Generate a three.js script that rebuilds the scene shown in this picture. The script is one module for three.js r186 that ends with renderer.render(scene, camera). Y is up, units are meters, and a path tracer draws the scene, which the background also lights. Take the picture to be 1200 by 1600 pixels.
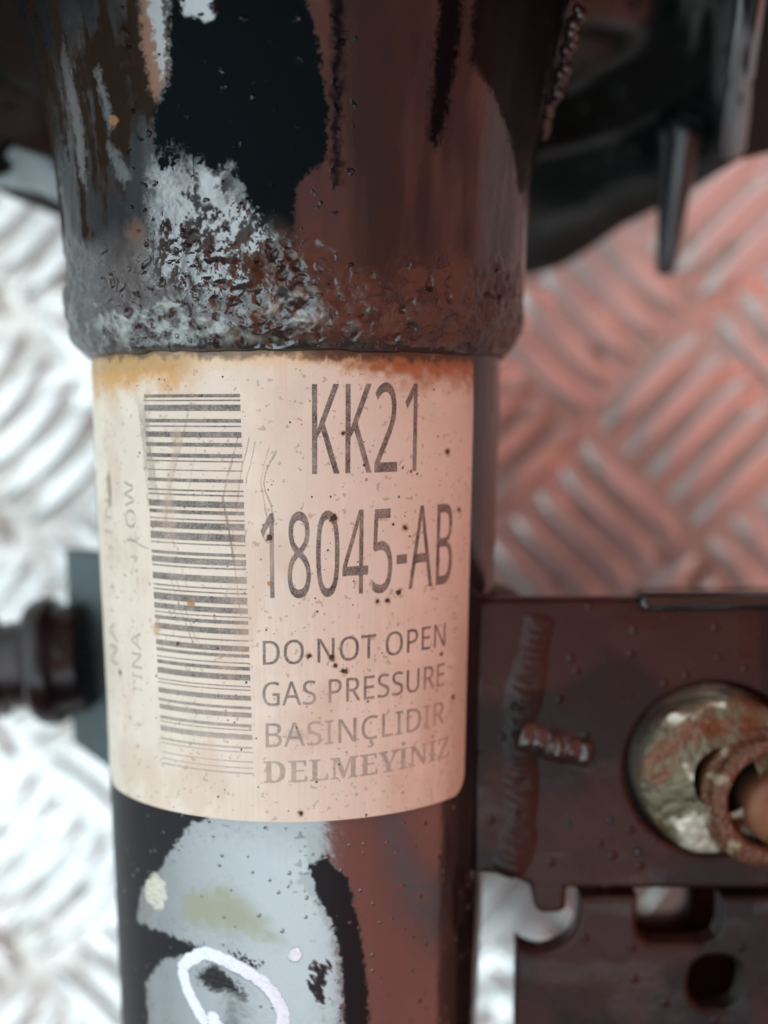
import * as THREE from 'three';
import { mergeGeometries, mergeVertices } from 'three/addons/utils/BufferGeometryUtils.js';

// ---------------------------------------------------------------- camera, sky, sun, exposure
const MM = 0.001;                       // everything below is measured in millimetres and stored in metres
const AXIS = 72.5;                      // height of the damper's axis above the plate
const scene = new THREE.Scene();
const camera = new THREE.PerspectiveCamera(2 * Math.atan(0.4) * 180 / Math.PI, 0.75, 0.005, 60);
camera.position.set(10.9 * MM, (AXIS + 162.9) * MM, 0);
camera.up.set(0, 0, -1);
const TILT = 4.57 * Math.PI / 180;
camera.lookAt(10.9 * MM, (AXIS + 162.9 - 100 * Math.cos(TILT)) * MM, 100 * Math.sin(TILT) * MM);
camera.focus = 0.137;
camera.userData.fStop = 9;

const renderer = new THREE.WebGLRenderer({ antialias: true });
renderer.setSize(768, 1024);
renderer.toneMapping = THREE.LinearToneMapping;
renderer.toneMappingExposure = 1.36;
renderer.shadowMap.enabled = true;

{ // an even overcast: three times as bright overhead as at the horizon, cool white
  const W = 64, H = 64, d = new Float32Array(W * H * 4);
  for (let j = 0; j < H; j++) {
    const s = Math.sin(((j + 0.5) / H - 0.5) * Math.PI), k = s > 0 ? (1 + 2 * s) / 3 : 1 / 3;
    for (let i = 0; i < W; i++) {
      const o = (j * W + i) * 4;
      d[o] = 2.05 * k; d[o + 1] = 2.40 * k; d[o + 2] = 2.56 * k; d[o + 3] = 1;
    }
  }
  const t = new THREE.DataTexture(d, W, H, THREE.RGBAFormat, THREE.FloatType);
  t.mapping = THREE.EquirectangularReflectionMapping; t.magFilter = THREE.LinearFilter; t.needsUpdate = true;
  scene.background = t; scene.environment = t;
}
const sun = new THREE.DirectionalLight(new THREE.Color(1.0, 0.96, 0.9), 0.9);
sun.position.set(1.35, 1.5, 0.35); sun.target.position.set(0, 0, 0);
sun.castShadow = true; sun.shadow.radius = 24;
sun.shadow.camera.left = sun.shadow.camera.bottom = -1.5; sun.shadow.camera.right = sun.shadow.camera.top = 1.5;
sun.shadow.mapSize.set(2048, 2048);
scene.add(sun, sun.target);

// ---------------------------------------------------------------- helpers
let seed = 7;
const rnd = () => { seed = (seed + 0x6d2b79f5) | 0; let t = Math.imul(seed ^ (seed >>> 15), 1 | seed); t = (t + Math.imul(t ^ (t >>> 7), 61 | t)) ^ t; return ((t ^ (t >>> 14)) >>> 0) / 4294967296; };
const clamp = (x, a = 0, b = 1) => Math.min(b, Math.max(a, x));
const smooth = (a, b, x) => { const t = clamp((x - a) / (b - a)); return t * t * (3 - 2 * t); };
const lerp = (a, b, t) => a + (b - a) * t;
const mix3 = (a, b, t) => [lerp(a[0], b[0], t), lerp(a[1], b[1], t), lerp(a[2], b[2], t)];
const D2R = Math.PI / 180;
function hash(i, j) { let h = Math.imul(i, 374761393) + Math.imul(j, 668265263) | 0; h = Math.imul(h ^ (h >>> 13), 1274126177); return ((h ^ (h >>> 16)) >>> 0) / 4294967296; }
function vn(x, y) {
  const i = Math.floor(x), j = Math.floor(y), fx = x - i, fy = y - j, u = fx * fx * (3 - 2 * fx), v = fy * fy * (3 - 2 * fy);
  return lerp(lerp(hash(i, j), hash(i + 1, j), u), lerp(hash(i, j + 1), hash(i + 1, j + 1), u), v);
}
function fbm(x, y, n = 4) { let s = 0, a = 0.5, t = 0; for (let k = 0; k < n; k++) { s += a * vn(x + 17.3 * k, y - 9.1 * k); t += a; a *= 0.5; x *= 2.03; y *= 2.03; } return s / t; }
// round cells of a pitted surface: distance to the nearest of the scattered points, and that point's own number
function cells(x, y) {
  const i = Math.floor(x), j = Math.floor(y); let best = 9, id = 0;
  for (let a = -1; a <= 1; a++) for (let b = -1; b <= 1; b++) {
    const px = i + a + 0.15 + 0.7 * hash(i + a, j + b), py = j + b + 0.15 + 0.7 * hash(i + a + 91, j + b - 37), d = Math.hypot(x - px, y - py);
    if (d < best) { best = d; id = hash(i + a - 11, j + b + 53); }
  }
  return [best, id];
}
// signed distance to a polygon, negative inside
function sd(poly, x, y) {
  let d = 1e9, s = 1;
  for (let i = 0, n = poly.length, j = n - 1; i < n; j = i, i++) {
    const [ax, ay] = poly[i], [bx, by] = poly[j], ex = bx - ax, ey = by - ay, wx = x - ax, wy = y - ay;
    const t = clamp((wx * ex + wy * ey) / (ex * ex + ey * ey)), qx = wx - ex * t, qy = wy - ey * t;
    d = Math.min(d, qx * qx + qy * qy);
    if ((y >= ay) !== (y >= by) && (x < ex * (y - ay) / ey + ax) ) s = -s;
  }
  return s * Math.sqrt(d);
}
// polygons written in degrees round the tube and millimetres along it -> millimetres both ways
const onTube = (k, pts) => pts.map(([a, z]) => [a * k, z]);
const capsule = (ax, ay, bx, by, x, y) => { const ex = bx - ax, ey = by - ay, t = clamp(((x - ax) * ex + (y - ay) * ey) / (ex * ex + ey * ey + 1e-9)); return Math.hypot(x - ax - ex * t, y - ay - ey * t); };
const toSRGB = (c) => 255 * (c <= 0.0031308 ? 12.92 * c : 1.055 * Math.pow(c, 1 / 2.4) - 0.055);
// fn(u, v, out) fills out = {c:[r,g,b] linear, rough, metal, spec, bump}
function bake(w, h, fn) {
  const a = new Uint8Array(w * h * 4), b = new Uint8Array(w * h * 4), cc = new Uint8Array(w * h * 4), o = { c: [0, 0, 0], rough: 0.5, metal: 0, spec: 1, bump: 0.5, coat: 0 };
  for (let j = 0; j < h; j++) for (let i = 0; i < w; i++) {
    fn((i + 0.5) / w, (j + 0.5) / h, o);
    const k = (j * w + i) * 4;
    a[k] = toSRGB(clamp(o.c[0])); a[k + 1] = toSRGB(clamp(o.c[1])); a[k + 2] = toSRGB(clamp(o.c[2])); a[k + 3] = 255;
    cc[k] = cc[k + 1] = cc[k + 2] = clamp(o.coat) * 255; cc[k + 3] = 255;
    b[k] = clamp(o.bump) * 255; b[k + 1] = clamp(o.rough) * 255; b[k + 2] = clamp(o.metal) * 255; b[k + 3] = clamp(o.spec) * 255;
  }
  const tex = (d, srgb) => { const t = new THREE.DataTexture(d, w, h, THREE.RGBAFormat); t.wrapS = t.wrapT = THREE.RepeatWrapping; t.magFilter = THREE.LinearFilter; if (srgb) t.colorSpace = THREE.SRGBColorSpace; t.needsUpdate = true; return t; };
  return [tex(a, true), tex(b, false), tex(cc, false)];
}
function surface(w, h, fn, bumpMM, extra = {}) {
  const [c, m, k] = bake(w, h, fn);
  if (extra.clearcoat) extra.clearcoatMap = k;
  return new THREE.MeshPhysicalMaterial({ map: c, roughnessMap: m, metalnessMap: m, specularIntensityMap: m, bumpMap: m, bumpScale: bumpMM * MM, roughness: 1, metalness: 1, ...extra });
}
function finish(name, g, mat, parent, raise = AXIS) {
  g.translate(0, raise, 0); g.scale(MM, MM, MM);
  const o = new THREE.Mesh(g, mat); o.name = name; o.castShadow = o.receiveShadow = true; parent.add(o); return o;
}
function tag(o, label, category, group) { o.userData.label = label; o.userData.category = category; if (group) o.userData.group = group; return o; }
// a sheet of quads: point(i/nu, j/nv) -> [x, y, z, u, v]
function sheet(nu, nv, point) {
  const p = [], t = [], ix = [];
  for (let j = 0; j <= nv; j++) for (let i = 0; i <= nu; i++) { const q = point(i / nu, j / nv); p.push(q[0], q[1], q[2]); t.push(q[3] ?? i / nu, q[4] ?? j / nv); }
  for (let j = 0; j < nv; j++) for (let i = 0; i < nu; i++) { const a = j * (nu + 1) + i, b = a + 1, c = a + nu + 1, d = c + 1; ix.push(a, c, b, b, c, d); }
  const g = new THREE.BufferGeometry();
  g.setAttribute('position', new THREE.Float32BufferAttribute(p, 3)); g.setAttribute('uv', new THREE.Float32BufferAttribute(t, 2)); g.setIndex(ix); g.computeVertexNormals();
  return g;
}
// a plate lying flat: outline in (x, z), top face at y = top
function plate(pts, top, thick, holes = [], bevel = 0.5, curved = false) {
  const s = curved ? new THREE.Shape(new THREE.SplineCurve(pts.map(([x, z]) => new THREE.Vector2(x, -z))).getPoints(curved)) : new THREE.Shape(pts.map(([x, z]) => new THREE.Vector2(x, -z)));
  for (const h of holes) s.holes.push(new THREE.Path(h.map(([x, z]) => new THREE.Vector2(x, -z))));
  const g = new THREE.ExtrudeGeometry(s, { depth: thick - 2 * bevel, bevelEnabled: bevel > 0, bevelSize: bevel, bevelOffset: -bevel, bevelThickness: bevel, bevelSegments: 3, curveSegments: 24 });
  g.rotateX(-Math.PI / 2); g.translate(0, top - thick + bevel, 0);
  return g;
}
const ring = (cx, cz, rx, rz = rx, n = 40, squareness = 2) => Array.from({ length: n }, (_, i) => { const a = i / n * 2 * Math.PI, c = Math.cos(a), s = Math.sin(a), e = 2 / squareness; return [cx + rx * Math.sign(c) * Math.abs(c) ** e, cz - rz * Math.sign(s) * Math.abs(s) ** e]; });
const noUV = (g) => { g.deleteAttribute('uv'); return g; };
function flatUV(g, mm) { const p = g.attributes.position, u = new Float32Array(p.count * 2); for (let i = 0; i < p.count; i++) { u[2 * i] = (p.getX(i) + 0.37 * p.getY(i)) / mm; u[2 * i + 1] = (p.getZ(i) + 0.61 * p.getY(i)) / mm; } g.setAttribute('uv', new THREE.BufferAttribute(u, 2)); return g; }
function catmull(keys, a) { // periodic in degrees; keys = [[angle, value...], ...] sorted
  const n = keys.length; let i = n - 1; for (let k = 0; k < n; k++) if (keys[k][0] <= a) i = k;
  if (a < keys[0][0]) i = n - 1;
  const K = (m) => { const w = Math.floor(m / n), q = keys[m - w * n]; return [q[0] + 360 * w, ...q.slice(1)]; };
  const base = a < keys[0][0] ? -1 : i, p0 = K(base - 1), p1 = K(base), p2 = K(base + 1), p3 = K(base + 2), t = (a - p1[0]) / (p2[0] - p1[0]);
  return p1.slice(1).map((_, c) => { const A = p0[c + 1], B = p1[c + 1], C = p2[c + 1], E = p3[c + 1]; return 0.5 * (2 * B + (C - A) * t + (2 * A - 5 * B + 4 * C - E) * t * t + (3 * B - A - 3 * C + E) * t * t * t); });
}

// ---------------------------------------------------------------- the chequer plate underneath
const aluminium = surface(1024, 1024, (u, v, o) => { // 120 mm square
  const x = u * 120, y = v * 120, n = fbm(x * 0.12, y * 0.12, 5), f = fbm(x * 1.3, y * 1.3, 3), s = smooth(0.62, 0.75, fbm(x * 0.3 + 40, y * 0.3 - 7, 4));
  const k = 0.66 + 0.12 * (n - 0.5) + 0.10 * (f - 0.5);
  const dirt = smooth(0.42, 0.66, fbm(x * 0.05 + 12, y * 0.05 + 3, 4) + 0.25 * (f - 0.5)), worn = smooth(0.55, 0.7, fbm(x * 0.09 - 5, y * 0.22 + 31, 4));
  o.c = mix3(mix3([k, k * 0.99, k * 0.97], [0.42, 0.36, 0.30], 0.55 * dirt), [0.33, 0.28, 0.22], 0.6 * s);
  o.rough = 0.36 + 0.2 * (f - 0.5) + 0.22 * s + 0.12 * dirt - 0.14 * worn; o.metal = 0.72 - 0.3 * s - 0.25 * dirt + 0.2 * worn; o.spec = 1; o.bump = 0.5 + 0.5 * (f - 0.5);
}, 0.12);
const barMetal = surface(512, 512, (u, v, o) => { // 120 mm square, crowns polished by boots
  const x = u * 120, y = v * 120, n = fbm(x * 0.5, y * 0.5, 4), f = fbm(x * 2.3, y * 2.3, 3), k = 0.68 + 0.10 * (n - 0.5);
  o.c = [k, k * 0.985, k * 0.96]; o.rough = 0.27 + 0.16 * f; o.metal = 0.8; o.spec = 1; o.bump = 0.5 + 0.4 * (f - 0.5);
}, 0.12);
const floor = finish('floor', (() => { const g = new THREE.PlaneGeometry(5000, 5000, 1, 1); g.rotateX(-Math.PI / 2); return flatUV(g, 120); })(), aluminium, scene, 0);
floor.userData.kind = 'structure';
{
  const g0 = new THREE.SphereGeometry(1, 20, 12, 0, Math.PI * 2, 0, Math.PI / 2);
  const shapes = [0, 1, 2].map((k) => {
    const g = g0.clone(), p = g.attributes.position;
    for (let i = 0; i < p.count; i++) { // a lozenge with pointed ends and a worn, flattened crown
      const x = p.getX(i), y = p.getY(i), z = p.getZ(i), taper = Math.sqrt(Math.max(0, 1 - Math.abs(x) ** 1.6));
      const w = Math.sqrt(Math.max(1e-6, 1 - x * x));
      p.setXYZ(i, x * (12.6 + 0.3 * k), Math.min(y * 2.9, 2.0 + 0.05 * vn(x * 5 + k, z * 4)) * (0.55 + 0.45 * taper), z / w * taper * (2.15 + 0.08 * k));
    }
    g.computeVertexNormals(); g.scale(MM, MM, MM); return flatUV(g, 0.120);
  });
  const far = [];
  for (let m = -12; m <= 12; m++) for (let n = -12; n <= 12; n++) for (const odd of [0, 1]) {
    const cx = 48 + 41 * m + 20.5 * odd, cz = -17 + 41 * n + 20.5 * odd, turn = odd ? 45 : -45;
    for (let k = -2; k <= 2; k++) {
      const a = turn * D2R, x = cx + k * 6.1 * Math.sin(a), z = cz + k * 6.1 * Math.cos(a);
      if (x > -72 && x < 97 && z > -86 && z < 128) {
        const o = new THREE.Mesh(shapes[Math.floor(rnd() * 3)], barMetal); o.name = 'tread_bar'; o.position.set(x * MM, -0.02 * MM, z * MM); o.rotation.y = a + (rnd() - 0.5) * 0.03; o.castShadow = o.receiveShadow = true; floor.add(o);
      } else far.push([x, z, a]);
    }
  }
  const im = new THREE.InstancedMesh(shapes[0], barMetal, far.length), M = new THREE.Matrix4();
  far.forEach(([x, z, a], i) => { M.makeRotationY(a); M.setPosition(x * MM, -0.02 * MM, z * MM); im.setMatrixAt(i, M); });
  im.name = 'tread_bars_beyond'; im.userData.kind = 'stuff'; floor.add(im);
}

// ---------------------------------------------------------------- the red tarpaulin beside the plate (its colour is in every glossy surface on the right)
{
  const t = new THREE.Group(); t.name = 'red_tarpaulin'; scene.add(t);
  tag(t, 'red tarpaulin hung on a rail to the right, mirrored in the black paint', 'tarpaulin');
  const mat = surface(512, 512, (u, v, o) => {
    const w = Math.sin(u * 512 * Math.PI) * Math.sin(v * 512 * Math.PI), n = fbm(u * 9, v * 9, 4);
    o.c = [0.74 + 0.1 * (n - 0.5), 0.24 + 0.05 * (n - 0.5), 0.18]; o.rough = 1; o.metal = 0; o.spec = 0.6; o.bump = 0.5 + 0.2 * w;
  }, 0.3, { transmission: 0.5, thickness: 0, side: THREE.DoubleSide });
  mat.roughness = 1;
  const curve = new THREE.CatmullRomCurve3([[620, 3], [600, 250], [560, 620], [470, 930], [310, 1180], [97, 1287]].map(([x, y]) => new THREE.Vector3(x, y, 0)));
  const g = sheet(60, 120, (u, v) => { const q = curve.getPoint(u), zEnd = q.x < 260 ? lerp(330, 430, (q.x - 97) / 163) : q.x < 400 ? lerp(430, 510, (q.x - 260) / 140) : q.x < 500 ? lerp(510, 620, (q.x - 400) / 100) : lerp(620, 900, clamp((q.x - 500) / 120)), z = lerp(-1700, zEnd, v), w = 14 * Math.sin(z * 0.011 + 2 * u) + 9 * Math.sin(z * 0.027 - 3 * u + 1); return [q.x + w * (u < 0.6 ? 1 : 0.3), q.y + (u > 0.6 ? w * 0.6 : 0), z]; });
  finish('sheet', g, mat, t, 0);
  const steel = new THREE.MeshStandardMaterial({ color: new THREE.Color(0.35, 0.35, 0.36), metalness: 1, roughness: 0.4 });
  const rail = new THREE.CylinderGeometry(14, 14, 1980, 20); rail.rotateX(Math.PI / 2); rail.translate(474, 911, -715); finish('rail', rail, steel, t, 0);
  for (const z of [-1690, 262]) { const p = new THREE.CylinderGeometry(16, 16, 895, 20); p.translate(474, 448, z); finish('post', p, steel, t, 0); }
}

// ---------------------------------------------------------------- unseen roof and upright screen, added to block sky light; open to the left
{
  const t = new THREE.Group(); t.name = 'added_sky_blocker'; scene.add(t);
  tag(t, 'unseen dark corrugated roof and screen added to block the sky, mirrored black in the paint', 'added_sky_blocker');
  const dark = surface(256, 256, (u, v, o) => { const n = fbm(u * 9, v * 9, 4); o.c = mix3([0.018, 0.019, 0.021], [0.034, 0.033, 0.033], n); o.rough = 0.8; o.metal = 0; o.spec = 0.4; o.bump = n; }, 1);
  const roof = (x0, x1, z0, z1, y0, y1) => { const g = []; for (const dy of [0, 6]) g.push(sheet(240, 2, (u, v) => [lerp(x0, x1, dy ? 1 - u : u), lerp(y0, y1, u) + dy + 12 * Math.sin(lerp(x0, x1, dy ? 1 - u : u) * 0.083), lerp(z0, z1, v), u * 8, v * 8])); return mergeGeometries(g); };
  finish('added_roof', roof(-240, 95, -2600, 330, 1290, 1290), dark, t, 0);  // added overhead to darken the reflections and limit the sky
  const facing = []; for (const dz of [0, 6]) facing.push(sheet(200, 2, (u, v) => { const x = lerp(-2600, 2000, dz ? u : 1 - u); return [x, lerp(0, 3200, v), 2200 + dz + 12 * Math.sin(x * 0.083), u * 8, v * 4]; }));
  finish('added_sky_screen', mergeGeometries(facing), dark, t, 0);  // added upright screen that cuts sky light on the label
  for (const [x, z] of [[-210, -700], [-210, -2570]]) { const p = new THREE.BoxGeometry(40, 1268, 40); p.translate(x, 634, z); finish('post', p, dark, t, 0); }
}

// ---------------------------------------------------------------- the shock absorber
const strut = new THREE.Group(); strut.name = 'shock_absorber'; scene.add(strut);
tag(strut, 'black painted gas shock absorber with barcode label and welded bracket on chequer plate', 'shock absorber');

const lowerR = (z) => 25.5 - 0.030 * Math.max(z, 0);
const PAINT = [0.011, 0.011, 0.013], DARK_REFLECT = [0.005, 0.008, 0.009], RUST = [0.085, 0.033, 0.013], BARE = [0.60, 0.66, 0.70];

// --- lower tube: black gloss with the mirrored sky outlined in its colour and gloss, and a paint-pen ring
{
  const K = 24 * D2R, P = (pts) => onTube(K, pts);
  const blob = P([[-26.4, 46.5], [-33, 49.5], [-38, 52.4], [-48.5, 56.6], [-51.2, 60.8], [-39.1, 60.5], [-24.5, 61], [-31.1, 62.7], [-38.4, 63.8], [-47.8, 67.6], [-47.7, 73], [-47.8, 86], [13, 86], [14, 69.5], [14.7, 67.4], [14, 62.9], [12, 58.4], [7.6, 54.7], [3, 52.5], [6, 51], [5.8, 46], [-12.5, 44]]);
  const stripe = P([[6.3, 50.6], [10, 49.6], [16.5, 52.6], [19.9, 57.7], [22.1, 64.8], [23, 70.1], [23.2, 90], [15, 90], [15.8, 69.6], [15.2, 62], [12.5, 57.3], [8.2, 54.2]]);
  const khakiReflection = P([[-30.4, 54.8], [-16.1, 53.4], [-8.3, 55.6], [0, 60], [-11.1, 58.9], [-30.7, 58.2]]);
  const cream = P([[-41.7, 53.4], [-37, 54.5], [-36.2, 56.3], [-39.6, 58.2], [-45.9, 57.4], [-46.3, 55.8]]);
  const inner = P([[-27.1, 64.7], [-21.7, 62.7], [-15, 64.2], [-11.4, 66.3], [-16.1, 65.8], [-21.9, 65.8]]);
  const mott = P([[8.1, 62.1], [11.1, 62.5], [11.1, 65.6], [9, 67.4], [6.9, 64.7]]);
  const tr = P([[-16.7, 60.9], [-10.3, 61.8], [-6.4, 62], [-8.5, 62.5], [-14, 61.9]]);
  const grey = P([[-40.7, 46.8], [-32, 46.8], [-34.6, 48.9], [-41.1, 49.5]]);
  const penPts = [[-25.1, 69.6], [-29.7, 66.8], [-31.3, 64.1], [-26.9, 62.4], [-22.3, 61.7], [-13.8, 62.7], [-5.9, 64.6], [-2.1, 67], [-1.2, 69.2], [-5.2, 71.6], [-12.6, 72.1], [-20.2, 70.3], [-21.6, 69.2]].map(([a, z]) => new THREE.Vector2(a * K, z));
  const pen = new THREE.SplineCurve(penPts).getPoints(60), dotA = 2.4 * K;
  const z0 = -12, z1 = 120, W = 1792, H = 2048;
  const mat = surface(W, H, (u, v, o) => {
    const a = (u - 0.5) * 360, x = a * K, z = z0 + v * (z1 - z0);
    const n1 = fbm(x * 0.22, z * 0.10, 4), n2 = fbm(x * 1.6, z * 1.6, 4), n3 = vn(x * 5, z * 5);
    let c = mix3(PAINT, [0.018, 0.012, 0.010], smooth(0.5, 0.75, n1)), rough = 0.10 + 0.06 * n2, metal = 0, spec = 1, coat = 0, bump = 0.5 + 0.20 * (n1 - 0.5) + 0.03 * (n2 - 0.5);
    // pimples in the paint
    const [cd, id] = cells(x * 0.75, z * 0.75), pim = id > 0.87 ? smooth(0.10 + 0.2 * (id - 0.87) * 7, 0.02, cd) : 0;
    bump += 0.3 * pim;
    spec = lerp(lerp(spec, 0.3, smooth(4, 9, x)), spec, smooth(43, 47, z));
    if (z > 44) {
      const ex = x + 0.9 * (n2 - 0.5) + 0.35 * (n3 - 0.5), ez = z + 0.9 * (fbm(x * 1.6 + 31, z * 1.6, 3) - 0.5);
      // dark dull surround and stripe painted in, outlining the mirrored bright sky
      const db = sd(blob, ex, ez), dull = smooth(-0.15, 0.25, db) * smooth(-1, -4, x), ds = sd(stripe, ex, ez);
      const k0 = Math.max(dull, smooth(0.25, -0.2, ds)) * (1 - 0.7 * pim); c = mix3(c, [0.006, 0.006, 0.008], k0); spec = lerp(spec, 0.10, k0); rough = lerp(rough, 0.45, k0);
      const left = Math.max(smooth(0.5, -0.5, sd(inner, ex + 0.8 * (n3 - 0.5), ez)), smooth(0.2, -0.3, sd(mott, ex, ez) + 1.6 * (vn(x * 3 - z * 2, z * 1.2) - 0.5)), smooth(0.15, -0.25, sd(tr, ex, ez) + 1.5 * (n3 - 0.45)));
      c = mix3(c, [0.012, 0.010, 0.011], left); spec = lerp(spec, 0.15, left); rough = lerp(rough, 0.5, left); bump += 0.25 * left * n3;
      if (db < 0.5) {
        const skyPale = smooth(0.1, -0.3, db) * smooth(44.5, 51, z - 0.25 * x + 2.5 * (n2 - 0.5)) * (1 - left) * (1 - k0); c = mix3(c, [0.070, 0.085, 0.092], skyPale * (0.6 + 0.5 * n2)); rough = lerp(rough, 0.12 + 0.1 * n2, skyPale); coat = skyPale;  // pale tint of the sky reflection, put into the colour
        const kd = sd(khakiReflection, x + 2.6 * (n2 - 0.5) + 1.5 * (fbm(x * 0.5, z * 1.6, 3) - 0.5), z + 2.4 * (n2 - 0.5)), kk = 0.75 * smooth(1.3, -1.5, kd) * smooth(0.2, 0.5, n2 + 0.2); c = mix3(c, [0.19, 0.20, 0.075], kk); spec = lerp(spec, 0.30, kk); coat *= 1 - 0.7 * kk;  // olive of mirrored trees, painted into the colour
        const ck = smooth(0.2, -0.2, sd(cream, ex, ez)); c = mix3(c, mix3([0.30, 0.27, 0.18], [0.55, 0.52, 0.40], n3), ck); bump += ck * 0.4 * n3;
        const fleck = 0.6 * smooth(0.80, 0.85, vn(x * 1.9 + 5, z * 1.9)) * smooth(-3.5, -0.5, db); spec = lerp(spec, 0.2, fleck);
      }
      // ring drawn with a white paint pen, and a blob of the same paint
      if (x > -15 && x < 3 && z > 59) {
        let d = 9; for (let i = 1; i < pen.length; i++) d = Math.min(d, capsule(pen[i - 1].x, pen[i - 1].y, pen[i].x, pen[i].y, x, z));
        d = Math.min(d, Math.hypot(x - dotA, (z - 61.1)) * 0.95 + 0.35 * (n2 - 0.5));
        const k = smooth(0.86, 0.68, d + 0.35 * (n2 - 0.5) + 0.2 * (n3 - 0.5)) * (0.85 + 0.15 * smooth(0.3, 0.6, fbm(x * 3, z * 3 + 9, 3))); c = mix3(c, [0.72, 0.75, 0.83], k); coat *= 1 - k; rough = lerp(rough, 0.5, k); spec = lerp(spec, 0.4, k); bump += 0.12 * k;
      }
    }
    o.c = c; o.rough = rough; o.metal = metal; o.spec = spec; o.bump = bump; o.coat = coat;
  }, 0.35, { ior: 2.3, clearcoat: 1, clearcoatRoughness: 0.1 });
  const g = sheet(180, 60, (u, v) => { const a = (u - 0.5) * 2 * Math.PI, z = z0 + v * (z1 - z0), r = lowerR(z); return [r * Math.sin(a), r * Math.cos(a), z, u, v]; });
  const end = sheet(180, 2, (u, v) => { const a = (u - 0.5) * 2 * Math.PI, r = lowerR(z1) * (1 - v); return [r * Math.sin(a), r * Math.cos(a), z1 + 1.2 * Math.sqrt(v), u, 0.98]; });
  finish('lower_tube', mergeGeometries([g, end]), mat, strut);
}

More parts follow.
